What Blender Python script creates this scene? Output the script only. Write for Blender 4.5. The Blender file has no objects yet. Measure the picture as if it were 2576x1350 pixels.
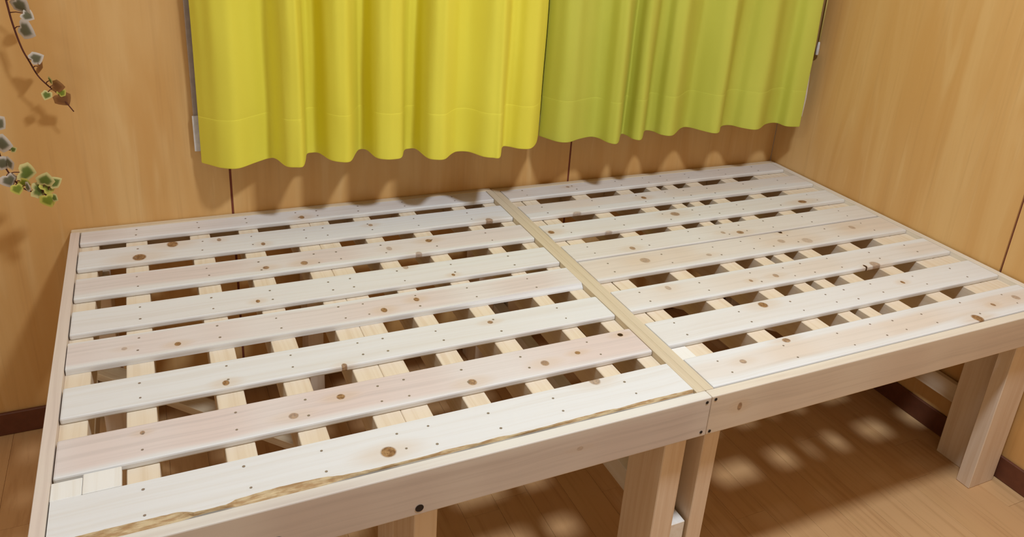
import bpy, bmesh, math, random
from mathutils import Vector, Matrix

random.seed(7)
SC = bpy.context.scene
COL = SC.collection

# ------------------------------------------------------------------ camera
CAM_POS = (-0.78196, -0.83439, 0.76661)
YAW, PITCH, ROLL = 0.474366, 0.377545, 0.080169
FPX, PPX, PPY = 1996.74, 62.42, -184.33
fw = Vector((math.sin(YAW)*math.cos(PITCH), math.cos(YAW)*math.cos(PITCH), -math.sin(PITCH)))
rt = Vector((math.cos(YAW), -math.sin(YAW), 0)); up = rt.cross(fw)
r2 = rt*math.cos(ROLL) + up*math.sin(ROLL); u2 = -rt*math.sin(ROLL) + up*math.cos(ROLL)
cd = bpy.data.cameras.new('camera'); cam = bpy.data.objects.new('camera', cd); COL.objects.link(cam)
cam.matrix_world = Matrix(((r2.x, u2.x, -fw.x, CAM_POS[0]), (r2.y, u2.y, -fw.y, CAM_POS[1]),
                           (r2.z, u2.z, -fw.z, CAM_POS[2]), (0, 0, 0, 1)))
cd.sensor_width = 36; cd.lens = 36*FPX/2576
cd.shift_x = -PPX/2576; cd.shift_y = PPY/2576
cd.clip_start = .02
SC.camera = cam

# ------------------------------------------------------------------ light
w = bpy.data.worlds.new('world'); SC.world = w; w.use_nodes = True
w.node_tree.nodes['Background'].inputs[0].default_value = (1, .85, .7, 1)
w.node_tree.nodes['Background'].inputs[1].default_value = 0.05
def area(name, loc, size, power, col):
    l = bpy.data.lights.new(name, 'AREA'); l.shape = 'DISK'; l.size = size; l.energy = power; l.color = col
    o = bpy.data.objects.new(name, l); COL.objects.link(o); o.location = loc
    return o
area('ceiling_lamp_light', (.02, -.38, 1.84), .21, 27, (.89, 1.01, 1.13))
area('second_lamp_light', (-1.95, .0, 1.8), .5, 6.0, (.87, 1.03, 1.10))
SC.view_settings.view_transform = 'Standard'; SC.view_settings.look = 'None'
SC.view_settings.gamma = 1; SC.view_settings.use_curve_mapping = False
SC.view_settings.exposure = 0.0

# ------------------------------------------------------------------ helpers
def lin(c):
    return tuple(((v/255)/12.92 if v/255 <= .04045 else (((v/255)+.055)/1.055)**2.4) for v in c) + (1,)

class N:
    """small node-tree helper"""
    def __init__(s, name):
        s.m = bpy.data.materials.new(name); s.m.use_nodes = True
        s.t = s.m.node_tree; s.b = s.t.nodes['Principled BSDF']
    def n(s, typ, **kw):
        d = s.t.nodes.new(typ)
        for k, v in kw.items(): setattr(d, k, v)
        return d
    def put(s, sock, v):
        if hasattr(v, 'is_output'): s.t.links.new(v, sock)
        else: sock.default_value = v
    def math(s, op, a, b=0.0, c=None, clamp=False):
        d = s.n('ShaderNodeMath', operation=op, use_clamp=clamp)
        s.put(d.inputs[0], a); s.put(d.inputs[1], b)
        if c is not None: s.put(d.inputs[2], c)
        return d.outputs[0]
    def mix(s, f, a, b):
        d = s.n('ShaderNodeMix', data_type='RGBA')
        s.put(d.inputs[0], f); s.put(d.inputs[6], a); s.put(d.inputs[7], b)
        return d.outputs[2]
    def smooth(s, v, a, b, lo=0.0, hi=1.0):
        d = s.n('ShaderNodeMapRange', interpolation_type='SMOOTHSTEP')
        s.put(d.inputs[0], v); d.inputs[1].default_value = a; d.inputs[2].default_value = b
        d.inputs[3].default_value = lo; d.inputs[4].default_value = hi
        return d.outputs[0]
    def noise(s, vec, scale, detail=3, rough=.55, dist=0.0):
        d = s.n('ShaderNodeTexNoise'); s.put(d.inputs['Vector'], vec); d.inputs['Scale'].default_value = scale
        d.inputs['Detail'].default_value = detail; d.inputs['Roughness'].default_value = rough
        d.inputs['Distortion'].default_value = dist
        return d.outputs['Fac']
    def vmap(s, vec, sc, off=(0, 0, 0)):
        a = s.n('ShaderNodeVectorMath', operation='MULTIPLY'); s.put(a.inputs[0], vec); a.inputs[1].default_value = sc
        b = s.n('ShaderNodeVectorMath', operation='ADD'); s.put(b.inputs[0], a.outputs[0]); s.put(b.inputs[1], off)
        return b.outputs[0]
    def objco(s): return s.n('ShaderNodeTexCoord').outputs['Object']
    def rnd(s): return s.n('ShaderNodeObjectInfo').outputs['Random']
    def bump(s, h, strength=.2, dist=.001):
        d = s.n('ShaderNodeBump'); d.inputs['Strength'].default_value = strength; d.inputs['Distance'].default_value = dist
        s.put(d.inputs['Height'], h); s.t.links.new(d.outputs[0], s.b.inputs['Normal'])
    def done(s, col, rough=.6, spec=.3):
        s.put(s.b.inputs['Base Color'], col); s.put(s.b.inputs['Roughness'], rough)
        s.b.inputs['Specular IOR Level'].default_value = spec
        return s.m

def flat(name, rgb, rough=.6, spec=.3, metal=0.0):
    k = N(name); k.b.inputs['Metallic'].default_value = metal
    no = k.noise(k.objco(), 60, 3)
    c = lin(rgb); d = tuple(v*.88 for v in c[:3]) + (1,)
    return k.done(k.mix(k.smooth(no, .35, .65), d, c), rough, spec)

def pine(name, base, dark, pinkc=None, pink=0.0, pinky=0.0, pinkw=.02, knots=(), along='x', seed=0.0, wave=.004):
    """sawn softwood: long grain, heartwood band, knots at the given local places"""
    k = N(name)
    co = k.objco()
    sep = k.n('ShaderNodeSeparateXYZ'); k.put(sep.inputs[0], co)
    X, Y, Z = sep.outputs
    if along == 'xz': Y, Z = Z, Y
    if along == 'y': X, Y = Y, X
    if along == 'z': X, Z = Z, X
    r = k.math('ADD', k.math('MULTIPLY', k.rnd(), 37.0), seed)
    warp = 0.0; kmask = 0.0; halo = 0.0; ring = None
    for (kx, ky, rx, ry, st) in knots:
        dx = k.math('DIVIDE', k.math('SUBTRACT', X, kx), rx)
        dy = k.math('DIVIDE', k.math('SUBTRACT', Y, ky), ry)
        d2 = k.math('ADD', k.math('MULTIPLY', dx, dx), k.math('MULTIPLY', dy, dy))
        d = k.math('SQRT', d2)
        m = k.math('MULTIPLY', k.smooth(d, .75, 1.12, 1, 0), st)
        kmask = k.math('MAXIMUM', kmask, m)
        dxs = k.math('MULTIPLY', dx, .40); d3 = k.math('SQRT', k.math('ADD', k.math('MULTIPLY', dxs, dxs), k.math('MULTIPLY', dy, dy)))
        h = k.math('MULTIPLY', k.smooth(d3, .7, 2.6, 1, 0), min(1, st))
        halo = k.math('MAXIMUM', halo, h)
        warp = k.math('ADD', warp, k.math('MULTIPLY', k.math('MULTIPLY', h, k.math('SIGN', dy)), -ry*.8))
    cm = k.n('ShaderNodeCombineXYZ'); k.put(cm.inputs[0], k.math('MULTIPLY', X, 1.6)); k.put(cm.inputs[1], r); k.put(cm.inputs[2], 0.0)
    sway = k.math('MULTIPLY', k.math('SUBTRACT', k.noise(cm.outputs[0], 2.0, 2), .5), .02)
    Yw = k.math('ADD', k.math('ADD', Y, warp), sway)
    g = k.n('ShaderNodeCombineXYZ')
    k.put(g.inputs[0], k.math('ADD', k.math('MULTIPLY', X, 2.2), r)); k.put(g.inputs[1], k.math('MULTIPLY', Yw, 110.0)); k.put(g.inputs[2], k.math('MULTIPLY', Z, 80.0))
    grain = k.noise(g.outputs[0], 1.0, 4, .6)
    g2 = k.n('ShaderNodeCombineXYZ')
    k.put(g2.inputs[0], k.math('ADD', k.math('MULTIPLY', X, 1.3), r)); k.put(g2.inputs[1], k.math('MULTIPLY', Yw, 26.0)); k.put(g2.inputs[2], k.math('MULTIPLY', Z, 26.0))
    broad = k.noise(g2.outputs[0], 1.0, 2, .5)
    c = k.mix(k.math('MULTIPLY', k.smooth(grain, .42, .72), .55), base, dark)
    if pinkc is not None and pink > 0:
        yy = k.math('ADD', Yw, k.math('MULTIPLY', k.math('SUBTRACT', broad, .5), .03))
        band = k.smooth(k.math('ABSOLUTE', k.math('SUBTRACT', yy, pinky)), pinkw, pinkw*1.6+.004, 1, 0)
        lf = k.n('ShaderNodeCombineXYZ'); k.put(lf.inputs[0], k.math('ADD', k.math('MULTIPLY', X, 4.5), r))
        band = k.math('MULTIPLY', band, k.smooth(k.noise(lf.outputs[0], 1.0, 1), .35, .6, .5, 1.0))
        c = k.mix(k.math('MULTIPLY', band, pink), c, k.mix(k.smooth(grain, .4, .75), pinkc, tuple(v*.86 for v in pinkc[:3])+(1,)))
    else:
        c = k.mix(k.math('MULTIPLY', k.smooth(broad, .5, .75), .5), c, dark)
    if knots:
        c = k.mix(k.math('MULTIPLY', halo, .30), c, lin((214, 178, 132)))
        kn = k.noise(k.vmap(co, (300, 300, 300)), 1.0, 3)
        kc = k.mix(k.smooth(kn, .35, .65), lin((130, 92, 58)), lin((178, 138, 94)))
        c = k.mix(k.math('MINIMUM', kmask, 1.0), c, kc)
        deep = k.smooth(kmask, 1.15, 1.35)
        c = k.mix(deep, c, lin((58, 34, 20)))
    k.bump(k.math('ADD', grain, k.math('MULTIPLY', kmask, -.6)), .12, .0006)
    return k.done(c, k.smooth(grain, .3, .7, .48, .66), .35)

def link(name, me, parent=None, mats=(), loc=None, rot=None):
    o = bpy.data.objects.new(name, me); COL.objects.link(o)
    if parent: o.parent = parent
    for m in mats:
        if m.name not in [x.name for x in me.materials if x]: me.materials.append(m)
    if loc: o.location = loc
    if rot: o.rotation_euler = rot
    return o

def bm_mesh(bm, name, smooth=False):
    me = bpy.data.meshes.new(name); bm.normal_update(); bm.to_mesh(me); bm.free()
    if smooth:
        for p in me.polygons: p.use_smooth = True
    return me

def box_bm(sx, sy, sz, bev=.0012, seg=1):
    bm = bmesh.new(); bmesh.ops.create_cube(bm, size=1)
    bmesh.ops.scale(bm, vec=(sx, sy, sz), verts=bm.verts)
    if bev: bmesh.ops.bevel(bm, geom=bm.edges[:], offset=bev, segments=seg, affect='EDGES', profile=.5)
    return bm

def block(name, x0, x1, y0, y1, z0, z1, mat, parent=None, bev=.0012, seg=1, org=None):
    """a bevelled timber between two corners; origin at its centre"""
    me = bm_mesh(box_bm(x1-x0, y1-y0, z1-z0, bev, seg), name)
    o = link(name, me, parent, (mat,))
    c = Vector(((x0+x1)/2, (y0+y1)/2, (z0+z1)/2))
    o.location = c - (org or Vector((0, 0, 0)))
    return o

def empty(name, loc, label, cat, group=None):
    o = bpy.data.objects.new(name, None); COL.objects.link(o); o.location = loc; o.empty_display_size = .1
    o['label'] = label; o['category'] = cat
    if group: o['group'] = group
    return o
def struct(o): o['kind'] = 'structure'; return o

# ------------------------------------------------------------------ materials
def plywood():
    k = N('varnished_plywood'); co = k.objco(); r = k.math('MULTIPLY', k.rnd(), 23.0)
    off = k.n('ShaderNodeCombineXYZ'); k.put(off.inputs[0], r); k.put(off.inputs[1], r); k.put(off.inputs[2], r)
    a = k.noise(k.vmap(co, (5.5, 5.5, .55), off.outputs[0]), 1.6, 4, .55, .8)
    b = k.noise(k.vmap(co, (70, 70, 2.4), off.outputs[0]), 1.0, 3, .6)
    f = k.noise(k.vmap(co, (16, 16, 1.6), off.outputs[0]), 1.0, 2, .5, 1.6)
    c = k.mix(k.smooth(a, .3, .7), lin((216, 164, 98)), lin((228, 184, 122)))
    c = k.mix(k.math('MULTIPLY', k.smooth(f, .55, .72), .35), c, lin((234, 196, 138)))
    c = k.mix(k.math('MULTIPLY', k.smooth(b, .5, .8), .22), c, lin((182, 130, 76)))
    return k.done(c, .42, .35)
M_PLY = plywood()
M_GROOVE = flat('reddish_groove_paint', (132, 70, 52), .8)  # even reddish brown of the backing and the joints
M_BASE = flat('dark_brown_baseboard_vinyl', (112, 66, 46), .5)
def flooring():
    k = N('floor_board'); co = k.objco(); r = k.rnd()
    off = k.n('ShaderNodeCombineXYZ'); k.put(off.inputs[1], k.math('MULTIPLY', r, 19.0)); k.put(off.inputs[0], k.math('MULTIPLY', r, 7.0))
    g = k.noise(k.vmap(co, (70, 3, 5), off.outputs[0]), 1.0, 4, .6)
    a = k.noise(k.vmap(co, (14, 1.2, 5), off.outputs[0]), 1.0, 2)
    c = k.mix(r, lin((210, 162, 112)), lin((218, 174, 124)))
    c = k.mix(k.math('MULTIPLY', k.smooth(g, .45, .75), .35), c, lin((160, 108, 60)))
    c = k.mix(k.math('MULTIPLY', k.smooth(a, .5, .7), .25), c, lin((218, 178, 122)))
    return k.done(c, .4, .4)
M_FLOOR = flooring()
M_CEIL = flat('white_ceiling_board', (242, 238, 230), .9)
WHITE, WDARK = lin((235, 233, 232)), lin((226, 219, 211))
YEL, YDARK = lin((238, 220, 196)), lin((220, 194, 160))
PINK = lin((228, 208, 200))
M_JOIST = pine('pale_yellow_joist_pine', YEL, YDARK, along='y')
M_BEAM = pine('pale_beam_pine', lin((226, 206, 176)), lin((200, 170, 132)), along='x')
M_LEG = pine('leg_pine', lin((240, 219, 196)), lin((220, 190, 158)), along='z')
M_BRIGHT = pine('bright_end_grain_pine', lin((246, 242, 236)), lin((232, 222, 208)), along='y')
M_RAILY = pine('end_rail_pine', lin((230, 216, 202)), lin((212, 190, 174)), lin((226, 206, 194)), .6, .0, .006, along='y')
M_RAILR = pine('right_end_rail_pine', lin((234, 222, 206)), lin((216, 198, 178)), along='y')
M_RAILM = pine('middle_rail_pine', lin((224, 207, 180)), lin((206, 184, 152)), along='y')
M_FRONT_L = pine('front_rail_pine_left', lin((234, 228, 218)), lin((220, 206, 192)), lin((210, 194, 184)), .9, -.012, .034, knots=((.238, .004, .006, .004, .35),), along='xz', seed=3)
def rail_mat(name, seed, knots):
    return M_FRONT_L
M_SCREW = flat('dull_steel_screw', (172, 158, 146), .5, .5, .6)
M_HOLE = flat('black_steel_bolt_socket', (46, 36, 34), .6, .4, .3)
M_ALU = flat('grey_aluminium_frame', (184, 168, 158), .45, .4, .2)
M_WHITE = flat('white_plastic', (226, 218, 214), .4, .5)
k = N('dark_window_glass'); k.b.inputs['Roughness'].default_value = .05
M_GLASS = k.done((.012, .012, .016, 1), .05, .5)

# ------------------------------------------------------------------ room
FZ = -.482            # floor
WY, WX = .968, .962   # faces of back and right wall panels
LX, FY, CZ = -2.15, -2.3, 1.93

def panelled(name, axis, pos, spans, z0, z1, back):
    """backing sheet with separate plywood sheets standing 6 mm proud of it"""
    a0, a1 = spans[0][0], spans[-1][1]
    if axis == 'y':
        root = block(name, a0, a1, pos + back*.006, pos + back*.04, z0, z1, M_GROOVE, bev=0) if back > 0 else block(name, a0, a1, pos + back*.04, pos + back*.006, z0, z1, M_GROOVE, bev=0)
    else:
        root = block(name, pos + back*.006, pos + back*.04, a0, a1, z0, z1, M_GROOVE, bev=0) if back > 0 else block(name, pos + back*.04, pos + back*.006, a0, a1, z0, z1, M_GROOVE, bev=0)
    struct(root); c = root.location.copy()
    lo, hi = sorted((pos, pos + back*.006))
    for (s0, s1) in spans:
        if axis == 'y': block('panel', s0+.0025, s1-.0025, lo, hi, z0, z1, M_PLY, root, .0008, org=c)
        else: block('panel', lo, hi, s0+.0025, s1-.0025, z0, z1, M_PLY, root, .0008, org=c)
    return root
# back wall has the window opening: build around it
WIN = (-.69, .945, .165, 1.15)
back = block('wall_back', LX, WX+.04, WY+.05, WY+.08, FZ, CZ, M_GROOVE, bev=0); struct(back)
bc = back.location.copy()
def bpanel(x0, x1, z0, z1):
    block('panel', x0, x1, WY, WY+.05, z0, z1, M_PLY, back, .0008, org=bc)
seams = [LX, -1.5145, -.639, .2367, WX+.0025]
def lpanel(x0, x1):
    """sheet with a corner sawn out for the window: one closed prism"""
    P = [(x0, FZ), (x1, FZ), (x1, WIN[2]), (WIN[0], WIN[2]), (WIN[0], WIN[3]), (x1, WIN[3]), (x1, CZ), (x0, CZ)]
    bm = bmesh.new(); cx, cz = (x0+x1)/2, (FZ+CZ)/2
    a = [bm.verts.new((x-cx, -.025, z-cz)) for x, z in P]; b = [bm.verts.new((x-cx, .025, z-cz)) for x, z in P]
    bm.faces.new(a); bm.faces.new(b[::-1])
    for k in range(8): bm.faces.new((a[k], b[k], b[(k+1) % 8], a[(k+1) % 8]))
    bmesh.ops.recalc_face_normals(bm, faces=bm.faces[:])
    o = link('panel', bm_mesh(bm, 'panel'), back, (M_PLY,)); o.location = Vector((cx, WY+.025, cz)) - bc
for s0, s1 in zip(seams[:-1], seams[1:]):
    a, b = s0+.0025, s1-.0025
    if s1 <= WIN[0]: bpanel(a, b, FZ, CZ)
    elif s0 < WIN[0]: lpanel(a, b)
    else: bpanel(a, b, FZ, WIN[2]); bpanel(a, b, WIN[3], CZ)
for sx in seams[1:-1]:
    for q0, q1 in (((FZ, WIN[2]), (WIN[3], CZ)) if sx > WIN[0] else ((FZ, CZ),)):
        block('joint_strip', sx-.0024, sx+.0024, WY+.0015, WY+.049, q0, q1, M_GROOVE, back, 0, org=bc)
panelled('wall_right', 'x', WX, [(FY, -1.58), (-1.58, -.705), (-.705, .170), (.170, WY+.0025)], FZ, CZ, 1)
M_FILL_WALL = flat('off_white_fill_wall', (240, 234, 224), .9)  # off-white given to the unseen walls to bounce neutral fill light
struct(block('wall_left', LX-.04, LX, FY, WY, FZ, CZ, M_FILL_WALL, bev=0))
struct(block('wall_front', LX-.04, WX+.04, FY-.04, FY, FZ, CZ, M_FILL_WALL, bev=0))
struct(block('ceiling', LX-.04, WX+.04, FY-.04, WY+.08, CZ, CZ+.03, M_CEIL, bev=0))
struct(block('baseboard_back', LX, WX, WY-.009, WY, FZ, FZ+.057, M_BASE, bev=.002))
struct(block('baseboard_right', WX-.008, WX, FY, WY-.009, FZ, FZ+.06, M_BASE, bev=.002))
struct(block('baseboard_left', LX, LX+.009, FY, WY-.009, FZ, FZ+.057, M_BASE, bev=.002))

floor = block('floor', LX-.04, WX+.04, FY-.04, WY+.08, FZ-.04, FZ-.004, M_GROOVE, bev=0); struct(floor)
fc = floor.location.copy()
PW, PL = .078, .93
pme = bm_mesh(box_bm(PW-.0004, PL-.0004, .004, .0003), 'plank'); pme.materials.append(M_FLOOR)
i = 0; xx = LX
while xx < WX:
    wv = min(PW, WX+.002-xx)
    yy = FY - random.random()*PL
    while yy < WY:
        cy0, cy1 = max(yy, FY), min(yy+PL, WY)
        if cy1-cy0 > .02 and wv > .01:
            o = link('plank', pme, floor)
            o.location = Vector((xx+wv/2, (cy0+cy1)/2, FZ-.002)) - fc
            o.scale = (wv/PW, (cy1-cy0)/PL, 1)
        yy += PL
    xx += PW

# window behind the curtains
win = bpy.data.objects.new('window_1', None); COL.objects.link(win); win.location = ((WIN[0]+WIN[1])/2, WY, WIN[2]); struct(win)
wo = win.location.copy()
x0, x1, z0, z1 = WIN
block('window_frame', x0-.016, x0+.012, WY-.012, WY+.05, z0-.004, z1+.02, M_ALU, win, .0015, org=wo)
block('window_frame', x1-.012, x1+.014, WY-.012, WY+.05, z0-.004, z1+.02, M_WHITE, win, .0015, org=wo)
block('window_frame', x0+.012, x1-.012, WY-.006, WY+.05, z0, z0+.03, M_ALU, win, .0015, org=wo)
block('window_frame', x0+.012, x1-.012, WY-.006, WY+.05, z1-.01, z1+.02, M_ALU, win, .0015, org=wo)
block('window_frame', .10, .135, WY+.004, WY+.04, z0+.03, z1-.01, M_ALU, win, .0015, org=wo)
for a, b in ((x0+.012, .10), (.135, x1-.012)):
    block('window_pane', a, b, WY+.02, WY+.028, z0+.03, z1-.01, M_GLASS, win, 0, org=wo)
o = block('frame_end_cap', x0-.019, x0+.002, WY-.017, WY-.012, z0-.004, z0+.076, M_WHITE, win, .001, org=wo)
o['label'] = 'white end cap at the foot of the window frame'

# ------------------------------------------------------------------ beds
LS = [(.888, .947), (.768, .849), (.645, .726), (.517, .598), (.411, .4915), (.281, .360), (.151, .232), (.026, .110)]
RS = [(.878, .939), (.752, .830), (.629, .706), (.513, .590), (.417, .507), (.285, .367), (.156, .238), (.0225, .111)]
LK = [[(-.014,-.014,.006,.0092,1)],
 [(-.291,.026,.0113,.015,1),(-.354,-.019,.0129,.0149,1.2),(-.2,.022,.0047,.0081,.8),(-.116,-.024,.0047,.008,.9),(.125,.009,.0052,.0067,.8),(.401,-.040,.0095,.013,.8)],
 [(-.051,-.015,.0076,.0091,.9),(-.126,-.014,.0066,.0071,.9),(.226,.015,.0076,.0083,1.1),(.132,.001,.0065,.0099,.5),(.186,-.042,.0075,.011,.6)],
 [(-.159,-.018,.0041,.006,1),(.223,-.027,.0039,.0053,1),(.14,.034,.0062,.009,.6)],
 [(-.301,-.017,.0054,.0063,1.1),(-.381,-.005,.0047,.005,.5),(.052,-.015,.0062,.0088,1),(.121,.005,.0058,.0077,1)],
 [(-.239,-.025,.0056,.0076,1),(.224,.013,.0056,.0057,.9),(-.057,-.038,.0048,.0068,.9)],
 [(-.081,.01,.0068,.0072,1),(-.156,-.013,.0076,.0076,.7),(.125,-.022,.0079,.0088,.9),(.262,-.012,.0078,.0084,.8),(.331,-.002,.0054,.0051,1.1),(.435,.025,.0057,.0056,1.4),(-.358,.02,.0035,.0046,.8)],
 [(-.047,-.015,.0114,.0117,1.1),(.318,.038,.0102,.0125,.7)]]
RK = [[(-.269,.01,.0054,.006,.7)],
 [(-.104,.003,.0075,.0088,1),(-.329,-.043,.0135,.011,.55)],
 [(-.446,-.004,.0082,.0091,1),(-.085,.008,.0134,.012,.8),(-.309,-.045,.0135,.011,.55),(.321,-.017,.0138,.010,1.1)],
 [(-.303,-.02,.0072,.0086,.8),(-.035,-.009,.0059,.0075,.6),(.009,-.02,.01,.009,.9)],
 [(.11,.042,.0061,.0090,1.4),(-.309,.007,.0123,.0122,.6),(-.148,-.013,.0073,.0065,.5),(.076,-.003,.0099,.0099,.5),(.144,-.019,.0141,.0142,.4),(.323,.01,.0086,.0104,.5)],
 [(-.333,.017,.0065,.0089,.5),(-.066,-.009,.0071,.0081,.7),(.176,-.036,.0038,.0070,1.4),(.208,-.036,.0134,.014,.7),(-.137,-.011,.0043,.0058,.8)],
 [(-.184,.024,.0105,.0110,1),(.197,.005,.0046,.0065,1.1)],
 [(-.36,.001,.007,.0066,.7),(-.233,.031,.0089,.0075,.9),(.221,-.034,.0119,.014,1),(.309,-.005,.0053,.0063,.9),(.393,.001,.0092,.010,.6)]]
# heartwood band per slat: (strength, centre y, half width)
LP = [(.35, .0, .02), (0, 0, 0), (.75, .004, .022), (.12, -.02, .02), (.75, .0, .022), (0, 0, 0), (.95, .006, .030), (0, 0, 0)]
RP = [(.5, .0, .02), (.6, .012, .02), (.2, .0, .02), (.35, -.006, .03), (.75, .004, .03), (.55, .0, .02), (.15, .0, .02), (.7, -.004, .018)]
LWANE = [(-.95, .012), (-.87, .014), (-.80, .012), (-.785, .002), (-.745, .0015), (-.735, .009), (-.68, .014), (-.62, .010), (-.60, .004), (-.56, .001), (-.475, .0008), (-.45, .004), (-.42, .0035), (-.40, .0008), (-.37, .004), (-.35, .0008), (-.30, .0006), (-.25, .0025), (-.17, .004), (-.165, .0008), (-.12, .0045), (-.03, .004), (0, .004)]
SWANE = [(-1, 0), (-.34, 0), (-.30, .002), (-.22, .008), (-.1, .011), (-.03, .010), (0, .010)]
def interp(T, x):
    for (a, va), (b, vb) in zip(T[:-1], T[1:]):
        if a <= x <= b: return va + (vb-va)*(x-a)/(b-a)
    return T[0][1] if x < T[0][0] else T[-1][1]
TH = .0108
def bark():
    k = N('waney_bark_edge'); co = k.objco()
    a = k.noise(k.vmap(co, (40, 200, 200)), 1.0, 4)
    c = k.mix(k.smooth(a, .35, .65), lin((190, 152, 108)), lin((230, 206, 164)))
    k.bump(a, .6, .002)
    return k.done(c, .85, .2)
M_BARK = bark()
def waney_slat(x0, x1, y0, y1, table, amp):
    """slat whose front arris was the outside of the log: recedes by table(x)"""
    bm = bmesh.new(); n = 150; cx, cy, cz = (x0+x1)/2, (y0+y1)/2, -TH/2
    rows = []
    for i in range(n+1):
        x = x0 + (x1-x0)*i/n
        wv = max(.0006, .72*interp(table, x) + (random.random()-.5)*amp)
        prof = [(y1, -TH), (y1, -.002), (y1-.002, 0), (y0+wv+.0006, 0), (y0+wv*.75, -.0015-wv*.25), (y0+wv*.15, -min(TH*.8, .004+wv*.5)), (y0, -TH)]
        rows.append([bm.verts.new((x-cx, y-cy, z-cz)) for y, z in prof])
    for a, b in zip(rows[:-1], rows[1:]):
        for j in range(7):
            f = bm.faces.new((a[j], b[j], b[(j+1) % 7], a[(j+1) % 7]))
            if j in (3, 4) and amp > 0: f.material_index = 1
    bm.faces.new(rows[0][::-1]); bm.faces.new(rows[-1])
    bmesh.ops.recalc_face_normals(bm, faces=bm.faces[:])
    return bm_mesh(bm, 'slat')

def disc(bm, x, y, z, r, nrm='z', n=8):
    vs = []
    for i in range(n):
        a = 2*math.pi*i/n; c, s = r*math.cos(a), r*math.sin(a)
        vs.append(bm.verts.new((x+c, y+s, z) if nrm == 'z' else (x+c, y, z+s)))
    top = bm.verts.new((x, y, z-.0002) if nrm == 'z' else (x, y+.0002, z))
    for i in range(n):
        if nrm == 'z': bm.faces.new((vs[i], vs[(i+1) % n], top))
        else: bm.faces.new((vs[(i+1) % n], vs[i], top))

def make_bed(label, X0, X1, YB, slats, knots, pinks, joists, tag):
    root = empty('slatted_bed_frame', ((X0+X1)/2, YB/2, FZ), label, 'bed', 'pine bed frames pushed together')
    og = root.location.copy()
    RT, RH = .0175, .077
    left = tag == 'left'
    # rails
    ml = M_RAILY if left else M_RAILM
    mr = M_RAILM if left else M_RAILR
    fr = block('front_rail', X0+.0004, X1-.0004, 0, .0195, -RH, 0, M_FRONT_L if left else M_FRONT_R, root, .0018, 2, og)
    block('back_rail', X0+.0004, X1-.0004, YB-RT, YB, -RH, 0, M_BEAM, root, .0015, 1, og)
    block('end_rail', X0+.0001, X0+RT, .0197, YB-RT-.0002, -RH, 0, ml, root, .0006, 1, og)
    block('end_rail', X1-RT, X1-.0001, .0197, YB-RT-.0002, -RH, 0, mr, root, .0006, 1, og)
    a0, a1 = X0+RT+.0018, X1-RT-.0006
    # slats with their screws
    for i, ((y0, y1), kn, pk) in enumerate(zip(slats, knots, pinks)):
        m = pine('slat_pine_%s_%d' % (tag, i), WHITE, WDARK, PINK if left else lin((228, 206, 184)), *pk, knots=kn, seed=i*3.1+(0 if left else 50))
        if left and i == 7:
            me = waney_slat(a0, a1, y0, y1, LWANE, .0009); ms = (m, M_BARK)
            s = link('slat', me, root, ms); s['label'] = 'front slat with strips of brown bark along its edge'
        elif left and i == 4:
            me = waney_slat(a0, a1, y0, y1, SWANE, 0); s = link('slat', me, root, (m,))
        else:
            me = bm_mesh(box_bm(a1-a0, y1-y0, TH, .0028, 2), 'slat'); s = link('slat', me, root, (m,))
        s.location = Vector(((a0+a1)/2, (y0+y1)/2, -TH/2)) - og
        if pk[0] >= .75 and 'label' not in s: s['label'] = 'slat with a pinkish heartwood band'
        bm = bmesh.new(); wd = y1-y0
        for j, (j0, j1) in list(enumerate(joists))[1:-1]:
            for q in (-.24, .24):
                disc(bm, (j0+j1)/2-(a0+a1)/2 + random.uniform(-.003, .003), wd*(q+random.uniform(-.05, .05)), TH/2+.0003, random.uniform(.0018, .0024))
        sm = bm_mesh(bm, 'screws'); so = link('screws', sm, s, (M_SCREW,)); so['kind'] = 'stuff'
    # joists under the slats
    for j, (j0, j1) in enumerate(joists):
        block('joist', j0, j1, .0197, YB-RT-.0004, -TH-.058, -TH-.0003, M_JOIST, root, .001, 1, og)
    return root, og, fr

LJ = [(-.9475, -.911), (-.861, -.8205), (-.737, -.6965), (-.637, -.596), (-.526, -.4825), (-.482, -.4385), (-.381, -.342), (-.2695, -.229), (-.1335, -.100), (-.0495, -.018)]
RJ = [(.018, .055), (.0575, .098), (.203, .247), (.341, .384), (.439, .473), (.497, .530), (.574, .617), (.700, .744), (.822, .880), (.8815, .939)]
M_FRONT_R = pine('front_rail_pine_right', lin((234, 222, 204)), lin((216, 198, 176)), lin((220, 201, 182)), .9, -.012, .034, knots=((-.4145, .004, .0052, .0085, .8),), along='xz', seed=11)

LX0, LX1, LYB = -.965, 0.0, .9655
RX0, RX1, RYB = 0.0, .9565, .9575
bedl, ol, frl = make_bed('left pine slatted bed frame with bark-edged front slat and bolt hole in its front rail', LX0, LX1, LYB, LS, LK, LP, LJ, 'left')
bedr, orr, frr = make_bed('right pine slatted bed frame standing in the corner against the right wall', RX0, RX1, RYB, RS, RK, RP, RJ, 'right')

LEGZ = -.0533
def leg(bed, og, x0, x1, y0, y1, z1=-.0735):
    return block('leg', x0, x1, y0, y1, FZ, z1, M_LEG, bed, .0015, 1, og)
# left bed legs
leg(bedl, ol, -.064, -.0195, .0205, .117); leg(bedl, ol, -.064, -.0195, .85, .945)
leg(bedl, ol, -.945, -.9, .0205, .117); leg(bedl, ol, -.945, -.9, .85, .945)
leg(bedl, ol, -.4994, -.464, .0205, .108); leg(bedl, ol, -.4994, -.464, .85, .945)
leg(bedl, ol, -.497, -.466, .137, .23)
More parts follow.
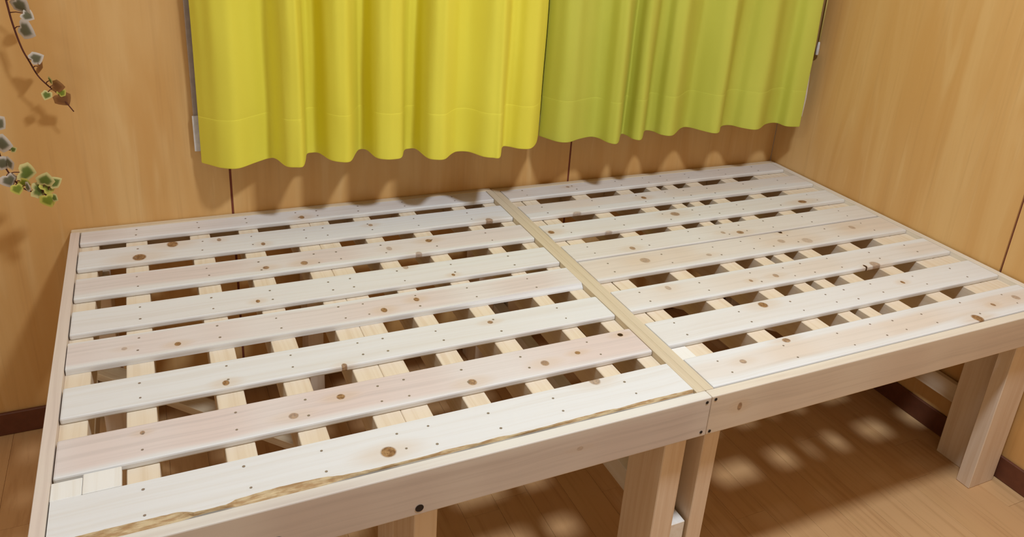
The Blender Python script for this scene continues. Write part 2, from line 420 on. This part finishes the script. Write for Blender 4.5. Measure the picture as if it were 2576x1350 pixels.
# right bed legs; the right end ones are two boards set in an L
leg(bedr, orr, .0185, .052, .0205, .115); leg(bedr, orr, .0185, .052, .84, .937)
for (ya, yb, yc, yd) in ((.0205, .055, .0555, .147), (.903, .937, .81, .9025)):
    leg(bedr, orr, .853, .9385, ya, yb); leg(bedr, orr, .8985, .9385, yc, yd)
# lower stretchers running from front to back
SZ0, SZ1 = -.356, -.306
block('stretcher', -.0192, .012, .024, .93, -.338, -.288, M_BRIGHT, bedl, .001, 1, ol)
block('stretcher', -.963, -.9455, .024, .93, SZ0, SZ1, M_JOIST, bedl, .001, 1, ol)
block('stretcher', .939, .9535, .028, .925, SZ0-.008, SZ1-.008, M_JOIST, bedr, .001, 1, orr)
# diagonal braces seen through the gaps
def brace(bed, og, p, q, z, wd=.04, th=.018):
    d = Vector((q[0]-p[0], q[1]-p[1], 0)); L = d.length
    me = bm_mesh(box_bm(L, wd, th, .001), 'brace')
    o = link('brace', me, bed, (M_BEAM,)); o.location = Vector(((p[0]+q[0])/2, (p[1]+q[1])/2, z)) - og
    o.rotation_euler = (0, 0, math.atan2(d.y, d.x))
brace(bedl, ol, (-.935, .86), (-.512, .405), -.296)
brace(bedr, orr, (.30, .90), (.93, .265), -.296)
# front-left white packing piece in the front gap of the left bed
for pa, pb, pt in ((-.947, -.9115, -.0012), (-.911, -.866, -.0004)):
    o = block('packing_block', pa, pb, .1105, .149 if pb > -.9 else .1445, -TH+.0002, pt, M_BRIGHT, bedl, .001, 1, ol); o['label'] = 'bright white packing block in the front gap'
o = block('packing_block', .0205, .0555, .113, .154, -TH-.0002, -.0068, M_BRIGHT, bedr, .001, 1, orr); o['label'] = 'bright white square beside the middle rail'

# screws and bolt sockets in the front rails (sub-parts)
def rail_marks(fr, og, name, pts, r, mat, n=12):
    c = fr.location + og
    for (x, z) in pts:
        bm = bmesh.new()
        v0 = []; v1 = []
        for i in range(n):
            a = 2*math.pi*i/n
            v0.append(bm.verts.new((r*math.cos(a), -.0004, r*math.sin(a)))); v1.append(bm.verts.new((r*.82*math.cos(a), .0, r*.82*math.sin(a))))
        for i in range(n): bm.faces.new((v0[i], v1[i], v1[(i+1) % n], v0[(i+1) % n]))
        bm.faces.new(v1)
        bmesh.ops.recalc_face_normals(bm, faces=bm.faces[:])
        o = link(name, bm_mesh(bm, name), fr, (mat,)); o.location = Vector((x, -.0002, z)) - c
rail_marks(frl, ol, 'bolt_socket', [(-.499, -.0647), (-.6904, -.0540)], .0062, M_HOLE, 16)
rail_marks(frl, ol, 'screw', [(-.0094, -.0085), (-.0111, -.0675)], .0030, M_HOLE)
rail_marks(frr, orr, 'screw', [(.0079, -.0065), (.0067, -.0700)], .0030, M_HOLE)

# ------------------------------------------------------------------ curtains
def catmull(P, per):
    out = []
    for i in range(len(P)-1):
        p0, p1, p2, p3 = P[max(i-1, 0)], P[i], P[i+1], P[min(i+2, len(P)-1)]
        for k in range(per):
            t = k/per
            out.append(tuple(.5*((2*b) + (-a+c)*t + (2*a-5*b+4*c-d)*t*t + (-a+3*b-3*c+d)*t**3) for a, b, c, d in zip(p0, p1, p2, p3)))
    out.append(P[-1]); return out
YB = [(-0.698,0.938,-0.0160),(-0.682,0.915,-0.0147),(-0.660,0.885,-0.0131),(-0.630,0.869,-0.0109),(-0.594,0.890,-0.0087),(-0.561,0.908,-0.0067),(-0.547,0.897,-0.0057),(-0.535,0.842,-0.0044),(-0.516,0.826,-0.0030),(-0.502,0.825,-0.0021),(-0.491,0.858,-0.0017),(-0.480,0.902,-0.0015),(-0.468,0.908,-0.0009),(-0.453,0.899,0.0000),(-0.439,0.849,0.0000),(-0.418,0.828,0.0000),(-0.398,0.829,0.0000),(-0.374,0.881,0.0000),(-0.360,0.904,0.0000),(-0.345,0.897,0.0000),(-0.338,0.842,0.0000),(-0.322,0.824,0.0000),(-0.303,0.820,0.0000),(-0.282,0.828,0.0000),(-0.262,0.875,0.0000),(-0.247,0.884,0.0000),(-0.232,0.877,0.0000),(-0.226,0.812,0.0000),(-0.208,0.794,0.0000),(-0.189,0.795,0.0000),(-0.164,0.824,0.0000),(-0.143,0.839,0.0000),(-0.117,0.830,0.0000),(-0.097,0.791,0.0000),(-0.077,0.777,0.0000),(-0.060,0.776,0.0000),(-0.025,0.845,0.0000),(-0.007,0.845,0.0000),(0.011,0.825,0.0000),(0.038,0.819,0.0000),(0.068,0.850,0.0000),(0.102,0.908,0.0000)]
GB = [(0.105,0.911,0.0000),(0.115,0.885,0.0000),(0.132,0.852,0.0000),(0.157,0.843,0.0000),(0.196,0.861,0.0000),(0.237,0.872,0.0000),(0.253,0.855,0.0000),(0.259,0.817,0.0000),(0.280,0.806,0.0000),(0.330,0.873,0.0000),(0.341,0.864,0.0000),(0.342,0.829,0.0000),(0.362,0.821,0.0000),(0.414,0.887,0.0000),(0.435,0.879,0.0000),(0.441,0.846,0.0000),(0.468,0.833,0.0000),(0.531,0.885,0.0000),(0.560,0.891,0.0000),(0.580,0.856,0.0000),(0.598,0.827,0.0000),(0.621,0.829,0.0000),(0.666,0.877,0.0000),(0.702,0.881,0.0000),(0.720,0.850,0.0000),(0.755,0.827,0.0000),(0.821,0.868,0.0000),(0.863,0.872,0.0000),(0.870,0.835,0.0000),(0.909,0.823,0.0000)]
def cloth(name, rgb, rgb2):
    k = N(name); co = k.objco()
    wv = k.noise(k.vmap(co, (900, 900, 900)), 1.0, 2)
    br = k.noise(k.vmap(co, (6, 6, 2)), 1.0, 2)
    c = k.mix(k.smooth(br, .3, .7), lin(rgb), lin(rgb2))
    k.bump(wv, .15, .0004)
    return k.done(c, .85, .15)
def curtain(name, P, mat, label, z0=.155, ztop=1.17, hem=.107):
    pts = catmull(P, 6); n = len(pts)
    zs = [0, .004, .02, .05, .08, .098, .104, .107, .110, .116, .13, .17, .22, .28, .34, .42, .52, .64, .8, ztop-z0]
    mean = sum(p[1] for p in P)/len(P)
    sm = []
    for i in range(n):
        a, b = max(0, i-8), min(n, i+9); m = min(i-a, b-1-i)
        q = pts[i-m:i+m+1]; sm.append((sum(v[0] for v in q)/len(q), sum(v[1] for v in q)/len(q)))
    root = empty(name, ((P[0][0]+P[-1][0])/2, mean, z0), label, 'curtain', 'curtains on the window')
    og = root.location
    def grid(z_list, part, extra=0.0):
        bm = bmesh.new(); rows = []
        for z in z_list:
            t = min(1, max(0, z/.6)); row = []
            pinch = math.exp(-((z-hem)/.004)**2)
            for i, (x, y, dz) in enumerate(pts):
                ya = mean + (y*(1-.6*t)+sm[i][1]*.6*t-mean)*(1-.12*t) + .012*t*math.sin(i*.9+2*z)*.15
                # soft cross wrinkles and the pinched hem seam
                ya += .0012*math.sin(41*x+23*z)*min(1, z/.1) + .0004*pinch - extra
                xa = x*(1-.6*t)+sm[i][0]*.6*t + .003*math.sin(7*z+9*x)*t
                row.append(bm.verts.new((xa-og.x, ya-og.y, z+dz)))
            rows.append(row)
        for a, b in zip(rows[:-1], rows[1:]):
            for i in range(n-1): bm.faces.new((a[i], a[i+1], b[i+1], b[i]))
        o = link(part, bm_mesh(bm, part, True), root, (mat,))
        md = o.modifiers.new('thickness', 'SOLIDIFY'); md.thickness = .0009; md.offset = 0
        sd = o.modifiers.new('smooth', 'SUBSURF'); sd.levels = 1; sd.render_levels = 1
        return o
    kk = zs.index(.107)
    grid(zs[kk-1:], 'drop'); h = grid(zs[:kk+1], 'hem', .0003)
    h.modifiers['thickness'].thickness = .0009
    return root
curtain('curtain', YB, cloth('yellow_curtain_cloth', (238, 224, 78), (240, 228, 84)), 'bright yellow curtain on the left half of the window')
green = curtain('curtain', GB, cloth('green_curtain_cloth', (200, 198, 80), (206, 204, 86)), 'yellow-green curtain on the right half of the window beside the corner')
bm = bmesh.new()
lp = [(.906, .186), (.9165, .184), (.9195, .24), (.9145, .31), (.906, .31)]
fa = [bm.verts.new((x, .829, z)) for x, z in lp]; fb = [bm.verts.new((x, .8305, z)) for x, z in lp]
bm.faces.new(fa); bm.faces.new(fb[::-1])
for k_ in range(5): bm.faces.new((fa[k_], fb[k_], fb[(k_+1) % 5], fa[(k_+1) % 5]))
bmesh.ops.recalc_face_normals(bm, faces=bm.faces[:])
for v in bm.verts: v.co -= green.location
ln = link('side_lining', bm_mesh(bm, 'side_lining'), green, (flat('pale_lining_cloth', (226, 214, 200), .9),)); ln['label'] = 'pale lining showing beyond the edge'
struct(block('curtain_rail_1', -.74, .95, .86, .90, 1.17, 1.19, M_ALU, bev=.002))  # unseen curtain rail added above both curtains

# pull cord at the right curtain edge
def tube_mesh(name, pts, rads, n=8):
    bm = bmesh.new(); rings = []
    for i, p in enumerate(pts):
        p = Vector(p); d = (Vector(pts[min(i+1, len(pts)-1)]) - Vector(pts[max(i-1, 0)])).normalized()
        s = d.orthogonal().normalized(); t = d.cross(s)
        r = rads[i] if isinstance(rads, (list, tuple)) else rads
        rings.append([bm.verts.new(p + (s*math.cos(2*math.pi*k/n) + t*math.sin(2*math.pi*k/n))*r) for k in range(n)])
    for a, b in zip(rings[:-1], rings[1:]):
        q = min(range(n), key=lambda s_: sum((a[k].co-b[(k+s_) % n].co).length for k in range(n)))
        for k in range(n): bm.faces.new((a[k], a[(k+1) % n], b[(k+1+q) % n], b[(k+q) % n]))
    bm.faces.new(rings[0][::-1]); bm.faces.new(rings[-1])
    bmesh.ops.recalc_face_normals(bm, faces=bm.faces[:])
    return bm_mesh(bm, name, True)
cord = empty('curtain_pull_cord', (.952, .856, .36), 'thin pale cord with white plastic pull at the right edge of the green curtain', 'cord')
link('cord', tube_mesh('cord', [(0, 0, .035), (.0005, .002, .2), (0, .004, .5), (0, .006, .82)], .0022), cord, (flat('pale_yellow_cord', (222, 200, 120), .8),))
link('pull', tube_mesh('pull', [(0, 0, -.002), (0, 0, 0), (0, 0, .018), (0, 0, .034), (0, 0, .036)], [.003, .0048, .0045, .0032, .002], 10), cord, (M_WHITE,))

# ------------------------------------------------------------------ hanging ivy
def leaf_mat(name, green, cream):
    k = N(name)
    at = k.n('ShaderNodeAttribute', attribute_name='rim'); co = k.objco()
    no = k.noise(k.vmap(co, (160, 160, 160)), 1.0, 3)
    f = k.math('ADD', at.outputs['Fac'], k.math('MULTIPLY', k.math('SUBTRACT', no, .5), 1.3))
    c = k.mix(k.smooth(f, .42, .72), k.mix(k.smooth(no, .4, .6), green, tuple(v*.7 for v in green[:3])+(1,)), cream)
    return k.done(c, .45, .4)
ML = {'grey': leaf_mat('variegated_grey_leaf', lin((112, 110, 84)), lin((214, 202, 190))),
      'green': leaf_mat('variegated_green_leaf', lin((108, 126, 52)), lin((216, 204, 140))),
      'fresh': leaf_mat('fresh_green_leaf', lin((132, 146, 44)), lin((206, 196, 96))),
      'dry': leaf_mat('brown_leaf', lin((136, 88, 46)), lin((152, 104, 58)))}
M_STEM = flat('reddish_ivy_stem', (98, 52, 40), .6)
OUT = [(0, 0), (.20, -.10), (.40, -.06), (.47, .16), (.56, .36), (.42, .58), (.24, .78), (0, .98), (-.24, .78), (-.42, .58), (-.56, .36), (-.47, .16), (-.40, -.06), (-.20, -.10)]
lbm = bmesh.new()
cv = lbm.verts.new((0, .36, .05)); mid = [lbm.verts.new((x*.55, .36+(y-.36)*.55, .035)) for x, y in OUT]; ov = [lbm.verts.new((x, y, -.04*abs(x)-.05*max(0, y-.6))) for x, y in OUT]
nn = len(OUT)
for i in range(nn):
    j = (i+1) % nn
    lbm.faces.new((cv, mid[i], mid[j])); lbm.faces.new((mid[i], ov[i], ov[j], mid[j]))
LEAFBM = bm_mesh(lbm, 'leaf', True)
at = LEAFBM.attributes.new('rim', 'FLOAT', 'POINT')
for i, v in enumerate(LEAFBM.vertices): at.data[i].value = 0.0 if i == 0 else (.42 if i <= nn else 1.0)
LM = {}
for key, m in ML.items():
    me = LEAFBM.copy(); me.materials.clear(); me.materials.append(m); LM[key] = me

def ivy(label, stem, leaves, name='trailing_ivy'):
    top = Vector(stem[0]); root = empty(name, top, label, 'plant')
    pts = catmull([tuple(Vector(p)-top) for p in stem], 5)
    link('stem', tube_mesh('stem', pts, [.0022 - .0010*i/len(pts) for i in range(len(pts))], 6), root, (M_STEM,))
    for (x, y, z, size, kind, roll, tilt) in leaves:
        o = link('leaf', LM[kind], root)
        p = Vector((x, y, z)) - top
        # leaf blade faces the room, tip along roll
        o.rotation_euler = (math.pi/2 + tilt*1.6 - .25, roll, random.uniform(-.8, .8)); o.scale = (size, size, size); o.location = p
        near = min((Vector(q) for q in pts), key=lambda q: (q-p).length)
        if (near-p).length > .004:
            link('leaf_stalk', tube_mesh('leaf_stalk', [near, (near+p)/2+Vector((0, -.002, .002)), p], [.0011, .0009, .0009], 5), root, (M_STEM,))
    return root
S1 = [(-1.02, .955, 1.2), (-1.025, .94, .85), (-1.016, .925, .6), (-1.006, .92, .488), (-1.002, .92, .445), (-.994, .92, .40), (-.985, .92, .373), (-.975, .92, .346), (-.961, .92, .326), (-.944, .92, .306), (-.924, .92, .272)]
L1 = [(-.992,.914,.490,.034,'grey',2.6,-.1),(-.982,.912,.466,.022,'grey',2.2,.2),(-.990,.912,.442,.036,'grey',2.0,.1),(-.981,.914,.378,.024,'grey',1.2,.2),(-.972,.914,.366,.026,'dry',2.0,-.2),(-.957,.914,.337,.016,'green',1.2,.5),(-.953,.916,.326,.024,'dry',1.6,.1),(-.962,.914,.315,.018,'green',3.6,.2),(-.945,.916,.308,.030,'dry',2.6,.0),(-.944,.914,.309,.016,'fresh',.9,.3)]
ivy('upper ivy strand with bare reddish stem tip trailing down in front of the wall', S1, L1)
S2 = [(-1.10, .945, 1.2), (-1.09, .90, .7), (-1.072, .87, .42), (-1.060, .86, .30), (-1.052, .86, .23), (-1.048, .86, .198), (-1.042, .86, .178), (-1.032, .86, .155), (-1.018, .86, .138), (-1.000, .86, .130), (-.985, .86, .124)]
L2 = [(-1.048,.853,.280,.030,'grey',2.4,.0),(-1.050,.852,.240,.034,'grey',1.7,.2),(-1.030,.852,.222,.012,'green',1.2,.1),(-1.056,.852,.200,.028,'grey',1.9,-.1),(-1.040,.854,.196,.026,'grey',1.3,.3),(-1.022,.850,.178,.036,'green',1.9,.1),(-1.044,.852,.172,.028,'grey',2.9,.1),(-1.032,.852,.152,.022,'fresh',3.0,.2),(-1.016,.85,.150,.020,'grey',1.7,.3),(-1.006,.85,.140,.032,'green',1.8,.2),(-.988,.85,.138,.030,'fresh',1.0,.0),(-.985,.848,.150,.030,'green',.3,.3),(-.976,.85,.148,.024,'green',1.2,.2),(-.986,.85,.126,.028,'fresh',2.9,.1),(-.975,.85,.124,.016,'green',2.0,.4),(-1.024,.852,.160,.020,'fresh',2.3,-.2)]
ivy('lower leafy ivy strand with fresh green tip at the left edge of the photo', S2, L2)
